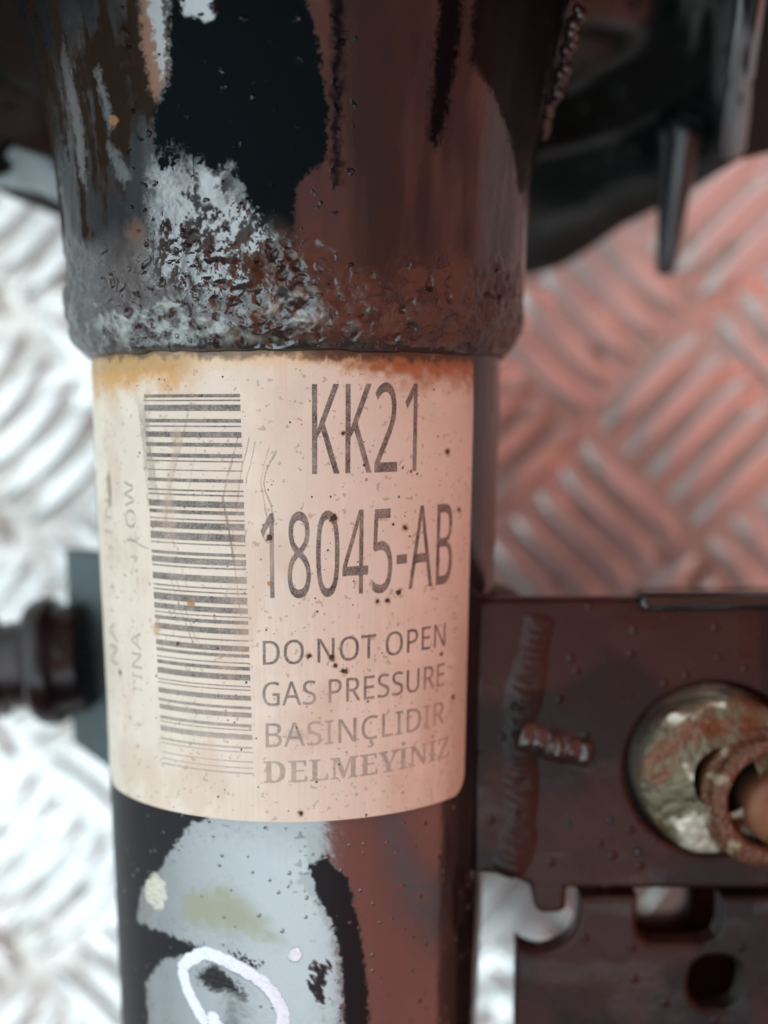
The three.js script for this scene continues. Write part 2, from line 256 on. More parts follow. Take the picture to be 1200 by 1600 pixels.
// --- outer sleeve with its corroded, pitted rim
{
  const K = 0.503, P = (pts) => onTube(K, pts);
  const prof = [[-52, 34.4], [-48, 33.2], [-41, 31.5], [-37, 30.65], [-33, 29.9], [-27, 29.2], [-22, 28.8], [-14, 28.35], [-11.5, 28.2], [-9.4, 27.9], [-8.0, 27.35], [-7.0, 26.7], [-6.35, 26.1], [-6.15, 25.2]];
  const rad = (z) => { for (let i = 1; i < prof.length; i++) if (z <= prof[i][0]) return lerp(prof[i - 1][1], prof[i][1], (z - prof[i - 1][0]) / (prof[i][0] - prof[i - 1][0])); return 25.2; };
  const pitMask = (x, z) => smooth(-20, -15, z + 5 * (fbm(x * 0.2, z * 0.2, 3) - 0.5) + (x > 6 ? -1.5 : 0)) * smooth(-6.1, -7.2, z);
  const pits = (x0, z0) => { const x = x0 + 1.5 * (fbm(x0 * 0.6, z0 * 0.6, 2) - 0.5), z = z0 + 1.5 * (fbm(x0 * 0.6 + 50, z0 * 0.6, 2) - 0.5); const [d, id] = cells(x * 0.62 + 3, z * 0.55), [d2, i2] = cells(x * 1.4, z * 1.2 - 4); return 0.75 * id * (id > 0.35 ? smooth(0.42, 0.12, d) : 0) + 0.15 * (i2 > 0.4 ? smooth(0.4, 0.1, d2) : 0); };
  const darkReflect = P([[-19.5, -54], [-20, -41], [-22, -34], [-26.5, -30], [-27, -25.5], [-24, -24.6], [-10, -24.6], [-7, -22.5], [-4, -18], [0, -16.8], [3, -17.5], [3.8, -23.2], [9.6, -25.4], [10, -30.5], [8.2, -36], [5, -42], [4.5, -54]]);
  const darkReflectGap = P([[-18.5, -54], [-11.4, -54], [-11.6, -39.8], [-14, -38.8], [-17.4, -40.2]]);
  const strip = P([[-26.8, -54], [-20.4, -54], [-21, -41], [-22.4, -34.6], [-25.6, -32.6], [-26.4, -35], [-26.2, -41]]);
  const patch = P([[-27, -25.2], [-22, -25.8], [-20, -23.2], [-17, -25], [-11, -24.8], [-10.5, -22], [-4, -21.2], [-1, -16.5], [-3, -12.4], [-12, -11.4], [-22, -12], [-29.5, -14.6], [-28, -21]]);
  const chip = P([[-17.2, -24], [-11.5, -24.2], [-12.4, -20.9], [-16, -21.4]]);
  const streak1 = P([[9.8, -54], [11.8, -54], [12.6, -34], [12.4, -23.4], [11.4, -23], [10.9, -33]]);
  const streak2 = P([[30.5, -54], [36, -54], [37.2, -38], [36.2, -31], [34.2, -27.4], [32.6, -28.5], [32, -38]]);
  const dark2 = P([[38, -54], [75, -54], [75, -26], [66, -25], [60, -29.5], [50, -34], [41, -37]]);
  const seam = P([[44, -24], [61, -25], [64, -19], [62, -12], [56, -9.5], [59, -14], [59.5, -20]]);
  const gs = [P([[-41, -36], [-39.4, -36], [-37.2, -30.2], [-38.6, -29.4], [-40.4, -32]]), P([[-40, -28.6], [-37.4, -27.6], [-33.6, -24.6], [-35.4, -23.8], [-38.4, -25.4]]), P([[-53, -38], [-50, -40], [-48.4, -32], [-49.2, -24], [-52, -26], [-52.6, -32]])];
  const W = 2048, H = 700, z0 = -52, z1 = -6;
  const mat = surface(W, H, (u, v, o) => {
    const a = (u - 0.5) * 360, x = a * K, z = z0 + v * (z1 - z0);
    const n1 = fbm(x * 0.25, z * 0.12, 4), n2 = fbm(x * 1.5, z * 1.5, 4), n3 = vn(x * 4.4, z * 4.4), n4 = fbm(x * 0.5 + 60, z * 0.09 + 3, 4), nd = fbm(x * 0.6 + z * 0.35, z * 0.9 - x * 0.5, 4);
    let c = mix3(PAINT, [0.018, 0.012, 0.010], smooth(0.45, 0.7, n1)), rough = 0.14 + 0.10 * n2, metal = 0, spec = lerp(0.17, 0.40, smooth(0.35, 0.7, fbm(x * 0.35 + 11, z * 0.05, 3))), bump = 0.5 + 0.20 * (n1 - 0.5) + 0.03 * (n2 - 0.5);
    const ex = x + 1.1 * (n2 - 0.5) + 0.5 * (n3 - 0.5), ez = z + 1.1 * (fbm(x * 1.5 + 77, z * 1.5, 3) - 0.5);
    const put = (col, k, ro, me, sp) => { c = mix3(c, col, k); rough = lerp(rough, ro, k); metal = lerp(metal, me, k); spec = lerp(spec, sp, k); };
    if (x < -13) spec *= lerp(1, 0.35, smooth(-13, -16, x));
    // brown grime in streaks down the left flank, thin rust, between them the bare gloss
    if (x < -9) put(mix3([0.007, 0.007, 0.006], [0.028, 0.015, 0.008], n4), 0.9 * smooth(0.40, 0.60, n4 + 0.2 * (n2 - 0.5)) * smooth(-9, -13, x), 0.55, 0, 0);
    if (x < -14) put([0.008, 0.013, 0.016], 0.5 * smooth(0.55, 0.35, n4) * smooth(-14, -16, x), 0.42, 0, 0.05);
    for (const g of gs) { const d = sd(g, ex, ez); if (d < 1) put([0.018, 0.019, 0.02], 0.8 * smooth(0.5, -0.5, d), 0.25, 0, 0.5); }
    put(RUST, 0.85 * smooth(2.6, 0.8, Math.hypot((x + 16.5) * 1.2, z + 18.4) + 2 * (n2 - 0.5)), 0.85, 0, 0.3);
    put([0.24, 0.10, 0.03], 0.8 * smooth(0.9, 0.3, Math.hypot(x + 18.8, z + 30.6) + 0.7 * (n2 - 0.5)), 0.8, 0, 0.3);
    // blisters in the paint
    const [cd, cid] = cells(ex * 0.62 + 9, ez * 0.5), blister = cid > 0.66 && x > -18 && x < 8 ? smooth(0.06 + 0.5 * (cid - 0.66), 0.01, cd) : 0;
    // dark reflection on the crown, painted in as dull black, its edge ragged
    const d0 = sd(darkReflect, ex, ez);
    if (d0 < 1.2) { const hole = smooth(0.3, -0.3, sd(darkReflectGap, ex, ez)); put(DARK_REFLECT, smooth(0.25, -0.2, d0) * (1 - hole) * (1 - blister), 0.35, 0, 0); put(PAINT, hole, 0.12, 0, 1); }
    bump += 0.7 * blister;
    const d1 = sd(strip, ex, ez); if (d1 < 1) { put([0.17, 0.075, 0.035], smooth(0.8, -0.2, d1) * smooth(-11.2, -12.4, x + 0.02 * z), 0.7, 0, 0.4); put(PAINT, smooth(0.1, -0.3, d1 + 0.3 * (n3 - 0.5)) * smooth(-13.0, -12.2, ex - 0.06 * (z + 44)), 0.08, 0, 1); }
    // corroded band
    const pm = pitMask(x, z), pt = pits(x, z);
    if (pm > 0) {
      put(mix3([0.040, 0.018, 0.012], [0.016, 0.010, 0.009], n2), 0.85 * pm, 0.26, 0, lerp(0.42, 0.26, smooth(3, 8, x)));
      const oxide = smooth(-12.5, -8.6, z + 7 * (nd - 0.5)) * lerp(1, 0.30, smooth(2, 7, x + 5 * (n1 - 0.5))) * lerp(1, 0.25, smooth(9, 16, x));
      put(mix3([0.05, 0.052, 0.046], [0.19, 0.21, 0.185], smooth(0.38, 0.72, nd)), oxide * smooth(0.36, 0.58, nd + 0.25 * (n2 - 0.5)), 0.42, 0, 0.7);
      if (x < -20) put([0.07, 0.078, 0.078], 0.7 * pm * smooth(-20, -28, x) * smooth(0.3, 0.6, n2 + 0.15), 0.5, 0, 0.4);  // grey of the floor mirrored along the flank, put into the colour
      put([0.060, 0.022, 0.010], 0.7 * pm * smooth(0.48, 0.62, fbm(x * 0.4 - 20, z * 0.5, 4)) * smooth(-12, -6, x), 0.45, 0, 0.35);
      put([0.010, 0.007, 0.006], 0.8 * pm * smooth(0.45, 0.9, pt), 0.4, 0, 0.3);
      put([0.010, 0.009, 0.009], smooth(-7.6, -6.6, z + 0.8 * (n2 - 0.5)), 0.3, 0, 0.7);
    }
    // where the paint is still wet-looking between the pits
    const dp = sd(patch, ex, ez);
    if (dp < 3.5) { const fine = fbm(x * 3.1, z * 2.6, 3), fr = 0.6 * fbm(x * 0.75 + 0.3 * z + 40, z * 0.42 - 0.15 * x, 4) + 0.4 * fine, hs = smooth(2.0, -1.5, dp + 2.5 * (fine - 0.5)) * (1 - 0.7 * smooth(0.3, 0.7, pt)) * lerp(smooth(0.46, 0.56, fr + 0.10 * smooth(-19, -23, z) * (x < -9 ? 1 : -0.6)), 1, smooth(0.3, -0.3, sd(chip, ex, ez)));
      spec *= 1 - 0.75 * smooth(1, -1, dp); put(mix3([0.014, 0.012, 0.012], [0.024, 0.024, 0.027], n1), hs, 0.06 + 0.10 * fine, 0, 1); bump += 0.32 * hs * (fbm(x * 1.1 + 4, z * 1.1, 3) - 0.5); }
    put([0.010, 0.007, 0.007], smooth(0.8, 0.4, Math.hypot(x - 0.4, z + 12) + 0.5 * (n2 - 0.5)), 0.6, 0, 0.2);
    // dark dull streaks and the dark area beside them
    for (const [g, w] of [[streak1, 1], [streak2, 1], [dark2, 0.9]]) { const d = sd(g, ex, ez); if (d < 1.4) put([0.007, 0.005, 0.006], w * smooth(0.7, -0.5, d), 0.4, 0, 0); }
    bump += -0.30 * pm * pt + 0.16 * pm * (nd - 0.5) + 0.07 * pm * (n3 - 0.5);
    o.c = c; o.rough = rough; o.metal = metal; o.spec = spec; o.bump = bump;
  }, 0.7, { ior: 2.3 });
  const relief = (x, z) => { const pm = pitMask(x, z); return lerp(1, 0.75, smooth(4, 9, x)) * pm * (1.5 * (fbm(x * 0.24 + 5, z * 0.36, 3) - 0.5) + 0.26 * (fbm(x * 1.1, z * 1.3, 2) - 0.5) - 0.30 * pits(x, z)) + 0.16 * (fbm(x * 0.25, z * 0.2, 2) - 0.5); };
  const nz = 190, g = sheet(640, nz, (u, v) => {
    const a = (u - 0.5) * 2 * Math.PI, vv = v < 0.35 ? v / 0.35 * 0.5 : 0.5 + (v - 0.35) / 0.65 * 0.5, z = lerp(-52, -6.15, vv), x = a / D2R * K, wob = 0.45 * smooth(-9, -6.2, z) * (fbm(x * 0.3 + 8, 3, 3) - 0.5);
    const r = rad(z) + (u === 0 || u === 1 ? 0 : relief(x, z)); return [r * Math.sin(a), r * Math.cos(a), z + wob, u, vv];
  });
  finish('outer_sleeve', g, mat, strut);
}

// --- the label
{
  const A0 = -72, A1 = 58, Z0 = -8, Z1 = 46.5, KM = 25.4 * D2R, W = 1600, H = 1500, pxmm = W / ((A1 - A0) * KM), pymm = H / (Z1 - Z0);
  const cv = document.createElement('canvas'); cv.width = W; cv.height = H;
  const x2 = cv.getContext('2d'); x2.fillStyle = '#000'; x2.fillRect(0, 0, W, H); x2.fillStyle = '#fff'; x2.strokeStyle = '#fff';
  const X = (mm) => (mm - A0 * KM) * pxmm, Y = (z) => (z - Z0) * pymm;
  // a line of print fitted into a box: left, right, top and bottom of its capitals, in mm
  function print(text, l, r, t, b, rise, font, bold = '') {
    x2.save(); x2.font = bold + '200px ' + font; x2.textBaseline = 'alphabetic';
    const m = x2.measureText(text), cap = x2.measureText('E').actualBoundingBoxAscent, w = m.actualBoundingBoxRight + m.actualBoundingBoxLeft;
    x2.translate(X(l), Y(b)); x2.transform(1, -rise / (r - l) * pymm / pxmm, 0, 1, 0, 0); x2.scale((r - l) * pxmm / w, (b - t) * pymm / cap); x2.fillText(text, m.actualBoundingBoxLeft, 0); x2.restore();
  }
  print('KK21', 3.15, 15.4, -2.75, 6.9, 0.15, 'sans-serif');
  print('18045-AB', -2.5, 21.3, 11.15, 20.4, 0.6, 'sans-serif');
  print('DO NOT OPEN', -2.4, 20.5, 25.15, 27.8, 0.75, 'sans-serif');
  print('GAS PRESSURE', -2.5, 20.5, 29.75, 32.4, 0.7, 'sans-serif');
  print('BASINÇLIDIR', -2.2, 20.7, 34.35, 37.05, 0.8, 'sans-serif');
  print('DELMEYİNİZ', -2.5, 21.8, 38.65, 41.1, 0.75, 'serif', 'bold ');
  const up = (text, u, z0, z1, hgt) => { // print that runs up the side
    x2.save(); x2.font = '200px sans-serif'; const m = x2.measureText(text), cap = x2.measureText('E').actualBoundingBoxAscent; x2.translate(X(u), Y(z1)); x2.rotate(-Math.PI / 2); x2.scale((z1 - z0) * pymm / m.width, hgt * pxmm / cap); x2.fillText(text, 0, 0); x2.restore();
  };
  up('TINA-SYEN LOW', -19.0, 8.0, 33.0, 2.0); up('NATS  51NA', -24.6, 7.4, 30.5, 2.6);
  const bars = '-1.5:.32 -1:.12 -.2:.65 1.2:.38 1.8:.12 2.7:.59 3.8:.41 5:.41 5.6:.12 6.6:.09 7.7:.35 8.8:.15 9.3:.15 10.3:.68 11.2:.38 12:.12 12.7:.71 13.9:.79 14.7:.12 15.8:.32 16.6:.65 17.3:.15 18.5:.72 19.5:.13 20:.13 20.8:.75 21.9:.59 22.6:.1 23.2:.38 24.2:.63 25.2:.13 26.1:.59 26.9:.34 27.7:.1 28.3:.38 29.3:.63 30.3:.1 30.7:.1 31.6:.53 32.7:.28 33.5:.53 34.7:.31 35.2:.1 36:.59 37.2:.19 37.7:.1 38.8:.1 39.5:.1 40.1:.16';
  for (const b of bars.split(' ')) { const [z, t] = b.split(':').map(Number); x2.fillRect(X(-16.75 + 0.02 * z), Y(z - t / 2 - 0.02), 12.3 * pxmm, (t + 0.04) * pymm); }
  const ink = x2.getImageData(0, 0, W, H).data;
  const cs = document.createElement('canvas'); cs.width = W; cs.height = H; // scratches and scuffs
  const s2 = cs.getContext('2d'); s2.fillStyle = '#000'; s2.fillRect(0, 0, W, H); s2.lineCap = 'round'; s2.lineJoin = 'round';
  const KD = (a) => X(a * KM);
  const scratch = (pts, w, al) => { s2.strokeStyle = `rgba(255,255,255,${al})`; s2.lineWidth = w * pxmm; s2.beginPath(); const q = new THREE.SplineCurve(pts.map(([a, z]) => new THREE.Vector2(a * KM, z))).getPoints(26), ph = rnd() * 50; for (let i = 1; i < q.length; i++) { const j = (p, k) => [X(p.x + 0.30 * (fbm(p.y * 0.9 + ph, ph, 3) - 0.5)), Y(p.y)]; s2.globalAlpha = 0.35 + 0.65 * vn(i * 0.45 + ph, ph); s2.lineWidth = w * pxmm * (0.5 + 0.9 * vn(i * 0.3 - ph, ph)); s2.beginPath(); s2.moveTo(...j(q[i - 1])); s2.lineTo(...j(q[i])); s2.stroke(); } s2.globalAlpha = 1; };
  scratch([[-23, -1], [-25, 2], [-28, 6], [-31, 10], [-32, 13]], 0.42, 0.32); scratch([[-22, 4], [-25, 10], [-27, 14]], 0.15, 0.3);
  scratch([[-10.5, 2.6], [-13, 6.5], [-15, 9.6], [-14, 12], [-12.5, 16], [-11, 22]], 0.22, 0.75); scratch([[-15, 9.4], [-13.6, 13], [-12.4, 16.4]], 0.35, 0.55); scratch([[-8, 3], [-10.5, 7.5], [-11.4, 11]], 0.14, 0.6); scratch([[-6.5, 3.4], [-9, 8]], 0.12, 0.5);
  scratch([[-3, 4], [-5, 7], [-4.5, 10], [-3, 13.5]], 0.18, 0.5); scratch([[-1.5, 4.4], [-4.4, 7.4], [-2.8, 10.5], [-2.2, 12]], 0.22, 0.55);
  scratch([[-31, 18], [-28, 22], [-24, 26]], 0.2, 0.6); scratch([[-29, 18.5], [-26, 22.5], [-23, 25.6]], 0.12, 0.6); scratch([[-27, 17.5], [-24, 21.5]], 0.1, 0.5); scratch([[-39, 1], [-36, 5], [-34, 10]], 0.25, 0.35); scratch([[-40, -1], [-38.6, 4], [-37, 12]], 0.35, 0.25);
  scratch([[-46, 14.5], [-42, 15.2], [-38, 15.6]], 0.25, 0.4); scratch([[-56, 7.5], [-56, 11]], 1.1, 0.4);
  const sc = s2.getImageData(0, 0, W, H).data;
  const spots = [[-3.7, 18.8, .3], [12.4, 11.7, .55], [30.2, 20.2, .42], [26.9, 21.1, .32], [23.8, 21.1, .3], [31.6, 13, .34], [29.6, 9.6, .2], [15.2, 28.7, .42], [6.1, 26.8, .3], [12, 27, .36], [45, 4.8, .4], [50.4, 11.5, .32], [14.6, 2.5, .26], [20.7, 7.6, .2], [30.6, 6.3, .22], [32.9, 6.8, .24], [34.9, 7.1, .2], [44.8, 28, .26], [50.2, 33.4, .34], [-3.6, 13.8, .38], [-24.6, 21.3, .55], [-54.3, 30.8, .42], [28, 12.6, .18], [33, 14, .18], [8, 41, .2], [4, 44.5, .3], [-29, 26, .3], [-46, 39, .3], [20, 6, .15], [13, 28, .3]].map(([a, z, r], i) => [a * KM, z, r, i === 0 || i === 13 || i === 20 || i === 27 ? 1 : 0]);
  for (let i = 0; i < 340; i++) spots.push([(A0 + rnd() * 130) * KM, -6 + rnd() * 52, 0.05 + 0.11 * rnd() ** 2, rnd() > 0.8 ? 1 : 0]);
  const mark = new Float32Array(W * H * 2); // dark specks, rusty specks
  for (const [mx, mz, r, rusty] of spots) {
    const ci = X(mx), cj = Y(mz), R = (r + 0.25) * pxmm;
    for (let j = Math.max(0, Math.floor(cj - R)); j < Math.min(H, cj + R); j++) for (let i = Math.max(0, Math.floor(ci - R)); i < Math.min(W, ci + R); i++) {
      const d = Math.hypot((i - ci) / pxmm, (j - cj) / pymm) + 0.22 * r * 4 * (vn(i * 0.12, j * 0.12) - 0.5), k = smooth(r, r * 0.55, d), q = (j * W + i) * 2 + rusty;
      mark[q] = Math.max(mark[q], k); if (rusty === 0 && r > 0.25) mark[q + 1] = Math.max(mark[q + 1], 0.5 * smooth(r + 0.22, r, d));
    }
  }
  const mat = surface(W, H, (u, v, o) => {
    const a = lerp(A0, A1, u), x = a * KM, z = lerp(Z0, Z1, v), i = Math.min(W - 1, Math.floor(u * W)), j = Math.min(H - 1, Math.floor(v * H)), q = j * W + i;
    const n1 = fbm(x * 0.16, z * 0.16, 4), n2 = fbm(x * 1.1, z * 1.1, 4), n3 = vn(x * 7, z * 7), st = fbm(x * 3.2, z * 0.12, 3);
    let c = mix3([0.585, 0.485, 0.39], [0.63, 0.55, 0.46], n1 + 0.2 * (n2 - 0.5));
    c = mix3(c, [0.70, 0.60, 0.49], 0.35 * smooth(0.5, 0.75, fbm(x * 0.3 + 20, z * 0.3, 4)) + 0.22 * smooth(8, 24, z) * smooth(0.55, 0.4, st));
    const ye = smooth(-22, -28, x + 3 * (n2 - 0.5)); c = mix3(c, [0.74, 0.68, 0.52], 0.35 * ye * smooth(20, 5, z));
    let rough = 0.36 + 0.1 * n2, bump = 0.5 + 0.10 * (n2 - 0.5) + 0.10 * (st - 0.5);
    // burnt and rust-stained top edge
    const e1 = z + 6.2, w1 = 2.6 + 3.6 * fbm(x * 0.5, 4, 3) * smooth(-5, -12, x);
    const or = smooth(w1 + 1.6, w1 * 0.45, e1 + 3.4 * (n2 - 0.5) + 1.5 * (n1 - 0.5)) * smooth(-7.5, -13, x + 3 * (n1 - 0.5)) ; c = mix3(c, mix3([0.50, 0.25, 0.06], [0.16, 0.06, 0.014], smooth(2.8, 0.2, e1 + 1.2 * (n2 - 0.5))), 0.92 * or);
    const soft = smooth(2.6, 0, e1 + 2.2 * (n2 - 0.5)); c = mix3(c, [0.60, 0.38, 0.14], 0.7 * soft);
    const bw = lerp(1.6, 4.4, smooth(5, 16, x)), br = smooth(bw + 0.6, bw * 0.25, e1 + 2.6 * (n2 - 0.5) + 1.0 * (n1 - 0.5)) * smooth(1.5, 4.5, x + 2 * (n2 - 0.5)); c = mix3(c, mix3([0.28, 0.085, 0.02], [0.05, 0.018, 0.01], smooth(1.6, 0.2, e1 + 1.2 * (n2 - 0.5))), 0.93 * br);
    const bl = smooth(1.0, 0.1, e1 + 1.6 * (n2 - 0.5)); c = mix3(c, [0.06, 0.03, 0.018], 0.8 * bl);
    c = mix3(c, [0.10, 0.08, 0.08], 0.55 * smooth(1.4, 0.4, Math.hypot(x + 8.0, e1 * 1.3) + 1.6 * (n2 - 0.5)));
    // print, broken up like worn thermal ribbon
    const worn = lerp(1, 0.55, smooth(26, 40, z)) * lerp(1, 0.62, smooth(-18, -19, x)) * lerp(1, 0.9, smooth(0.55, 0.75, n1));
    const side = x < -17.5 ? 0.95 * smooth(0.25, 0.5, fbm(x * 0.6, z * 0.22 + 3, 2)) : 1;
    const grain = 0.74 + 0.26 * smooth(0.30, 0.62, vn(x * 11 + 0.4 * z, z * 11) * 0.7 + 0.3 * vn(x * 23, z * 23));
    c = mix3(c, [0.035, 0.027, 0.028], 0.97 * ink[q * 4] / 255 * worn * side * grain * (0.8 + 0.4 * (n2 - 0.2)));
    c = mix3(c, [0.14, 0.10, 0.09], 0.85 * sc[q * 4] / 255 * smooth(0.25, 0.55, n2 + 0.2)); bump -= 0.25 * sc[q * 4] / 255;
    c = mix3(c, [0.22, 0.17, 0.13], 0.55 * smooth(1.1, 0.1, Math.abs(x + 16.9 - 0.12 * z) + 1.2 * (n2 - 0.5)) * smooth(-2, 1, z) * smooth(11, 7, z));
    c = mix3(c, [0.36, 0.26, 0.17], 0.5 * smooth(1.0, 0, Math.abs(x + 12.6 + 0.16 * (z - 5)) + 1.6 * (n2 - 0.5)) * smooth(1, 3, z) * smooth(14, 9, z));
    c = mix3(c, [0.40, 0.24, 0.10], 0.7 * smooth(0.9, 0.2, Math.hypot(x + 16.0, z - 24.6) + 1.0 * (n2 - 0.5)));
    c = mix3(c, [0.45, 0.33, 0.24], 0.5 * smooth(4, 0.5, 24.4 - x + 3 * (n2 - 0.5) + 2 * (n1 - 0.5)) * smooth(18, 30, z));
    const grime = smooth(0.52, 0.75, fbm(x * 0.22 - 9, z * 0.12 + 4, 5) + 0.12 * (n2 - 0.5)); c = mix3(c, [0.50, 0.36, 0.26], 0.42 * grime);
    const dirt = smooth(0.735, 0.79, fbm(x * 1.7 + 0.6 * z, z * 1.7 - 0.4 * x, 3)); c = mix3(c, [0.25, 0.17, 0.12], 0.5 * dirt);
    c = mix3(c, [0.30, 0.13, 0.04], 0.85 * mark[q * 2 + 1]); c = mix3(c, [0.018, 0.011, 0.009], 0.95 * mark[q * 2]); bump += 0.3 * mark[q * 2];
    c = mix3(c, [0.20, 0.16, 0.14], 0.4 * smooth(1.6, 0.3, Math.hypot(x - 1.4, (z - 35.7) * 1.4) + 1.2 * (n2 - 0.5)));
    o.c = c; o.rough = rough + 0.25 * mark[q * 2]; o.metal = 0; o.spec = 0.8; o.bump = bump;
  }, 0.16);
  const zT = -7.2, zB = 45.55, aL = -69, aR = 56.3, cr = 2.6; // rounded lower corners
  const bounds = (z) => { const d = Math.max(0, z - (zB - cr)), inset = (cr - Math.sqrt(Math.max(0, cr * cr - d * d))) / (25 * D2R); return [aL + inset, aR - 0.7 + 1.6 * (z - zT) / 52 - inset]; };
  const lift = (z) => lowerR(z) + 0.16;
  const point = (u, z, r) => { const [l, h] = bounds(z), a = lerp(l, h, u) * D2R; return [r * Math.sin(a), r * Math.cos(a), z, (a / D2R - A0) / (A1 - A0), (z - Z0) / (Z1 - Z0)]; };
  const zAt = (v) => v < 0.8 ? lerp(zT, zB - cr, v / 0.8) : zB - cr + cr * Math.sin((v - 0.8) / 0.2 * Math.PI / 2) * 0.9995;
  const parts = [sheet(120, 90, (u, v) => { const z = zAt(v); return point(u, z, lift(z)); })];
  for (const e of [0, 1]) parts.push(sheet(1, 90, (u, v) => { const z = zAt(v); return point(e, z, lift(z) - (e ? u : 1 - u) * 0.15); }));
  parts.push(sheet(120, 1, (u, v) => point(u, zAt(1), lift(zB) - v * 0.15)));
  const lab = finish('label_sticker', mergeGeometries(parts), mat, strut);
  lab.userData.label = 'cream printed barcode sticker with burnt top edge';
}

// --- black paint of the spring seat and brackets
const blackPaint = surface(1024, 1024, (u, v, o) => { // 60 mm square
  const x = u * 60, y = v * 60, n = fbm(x * 0.18, y * 0.18, 4), n2 = fbm(x * 1.4, y * 1.4, 4), [cd, id] = cells(x * 0.30, y * 0.30), pim = id > 0.82 ? smooth(0.12 + 0.08 * id, 0.03, cd) : 0, ru = smooth(0.62, 0.72, n + 0.16 * (n2 - 0.5));
  o.c = mix3(mix3([0.022, 0.008, 0.007], [0.038, 0.012, 0.009], n), [0.03, 0.015, 0.010], 0.5 * ru); const wet = smooth(0.52, 0.66, fbm(x * 0.11 + 30, y * 0.2, 4) + 0.12 * (n2 - 0.5)); const soak = smooth(0.44, 0.62, fbm(x * 0.07 - 14, y * 0.09 + 5, 5) + 0.10 * (n2 - 0.5)); o.c = mix3(o.c, [0.007, 0.005, 0.005], 0.75 * soak); o.rough = lerp(0.36, 0.24, wet) + 0.16 * (n2 - 0.5); o.metal = 0; o.spec = lerp(0.26, 0.31, wet); o.bump = 0.5 + 0.15 * (n - 0.5) + 0.06 * (n2 - 0.5) + 0.4 * pim;
}, 0.4, { ior: 1.6 });
const lipGrey = surface(256, 256, (u, v, o) => { const n = fbm(u * 9, v * 9, 4); o.c = mix3([0.12, 0.14, 0.14], [0.30, 0.33, 0.33], n); o.rough = 0.4; o.metal = 0.5; o.spec = 1; o.bump = n; }, 0.2);
const strapPaint = blackPaint.clone(); strapPaint.roughness = 0.8; strapPaint.ior = 2; strapPaint.color.setRGB(0.8, 0.8, 1);
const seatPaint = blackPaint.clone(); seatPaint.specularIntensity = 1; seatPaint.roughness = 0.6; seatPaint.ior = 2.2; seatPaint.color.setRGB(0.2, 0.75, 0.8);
const spike = surface(256, 256, (u, v, o) => { const n = fbm(u * 12, v * 12, 3); o.c = [0.008, 0.010, 0.012]; o.rough = 0.14 + 0.1 * n; o.metal = 0; o.spec = 1; o.bump = 0.5 + 0.3 * (n - 0.5); }, 0.15, { ior: 1.5 });
const rodPaint = spike.clone(); rodPaint.ior = 2.33; rodPaint.clearcoat = 1; rodPaint.clearcoatRoughness = 0.05; rodPaint.roughness = 0.5;
const weldDark = surface(512, 512, (u, v, o) => { const n = fbm(u * 30, v * 30, 4); o.c = mix3([0.012, 0.008, 0.008], [0.036, 0.014, 0.010], n); o.rough = 0.2 + 0.2 * n; o.metal = 0; o.spec = 1; o.bump = n; }, 0.15, { ior: 1.65 });
const rusty = surface(512, 512, (u, v, o) => { // 40 mm square: orange rust, olive scale, patches of pale crust
  const x = u * 40, y = v * 40, n = fbm(x * 0.22 + 3, y * 0.22, 4), n2 = fbm(x * 1.2, y * 1.2, 4), m = fbm(x * 0.16 - 8, y * 0.3 + 4, 3);
  let c = mix3([0.07, 0.028, 0.014], [0.16, 0.065, 0.028], n2); c = mix3(c, [0.10, 0.085, 0.05], smooth(0.34, 0.48, n)); c = mix3(c, [0.46, 0.44, 0.35], smooth(0.50, 0.64, m + 0.2 * (n2 - 0.5)));
  o.c = c; o.rough = 0.25 + 0.3 * n2; o.metal = 0.45; o.spec = 0.9; o.bump = n2;
}, 0.4);
const rustDark = surface(512, 512, (u, v, o) => { const x = u * 40, y = v * 40, n = fbm(x * 0.5, y * 0.5, 4), n2 = fbm(x * 2, y * 2, 4); o.c = mix3(mix3([0.05, 0.02, 0.012], [0.15, 0.055, 0.022], n2), [0.30, 0.26, 0.17], 0.7 * smooth(0.56, 0.7, n)); o.rough = 0.35 + 0.3 * n2; o.metal = 0.2; o.spec = 1; o.bump = n2; }, 0.5);
const rustRed = surface(256, 256, (u, v, o) => { const n = fbm(u * 14, v * 14, 4); o.c = mix3([0.085, 0.028, 0.014], [0.20, 0.075, 0.032], n); o.rough = 0.6; o.metal = 0.1; o.spec = 0.8; o.bump = n; }, 0.3);

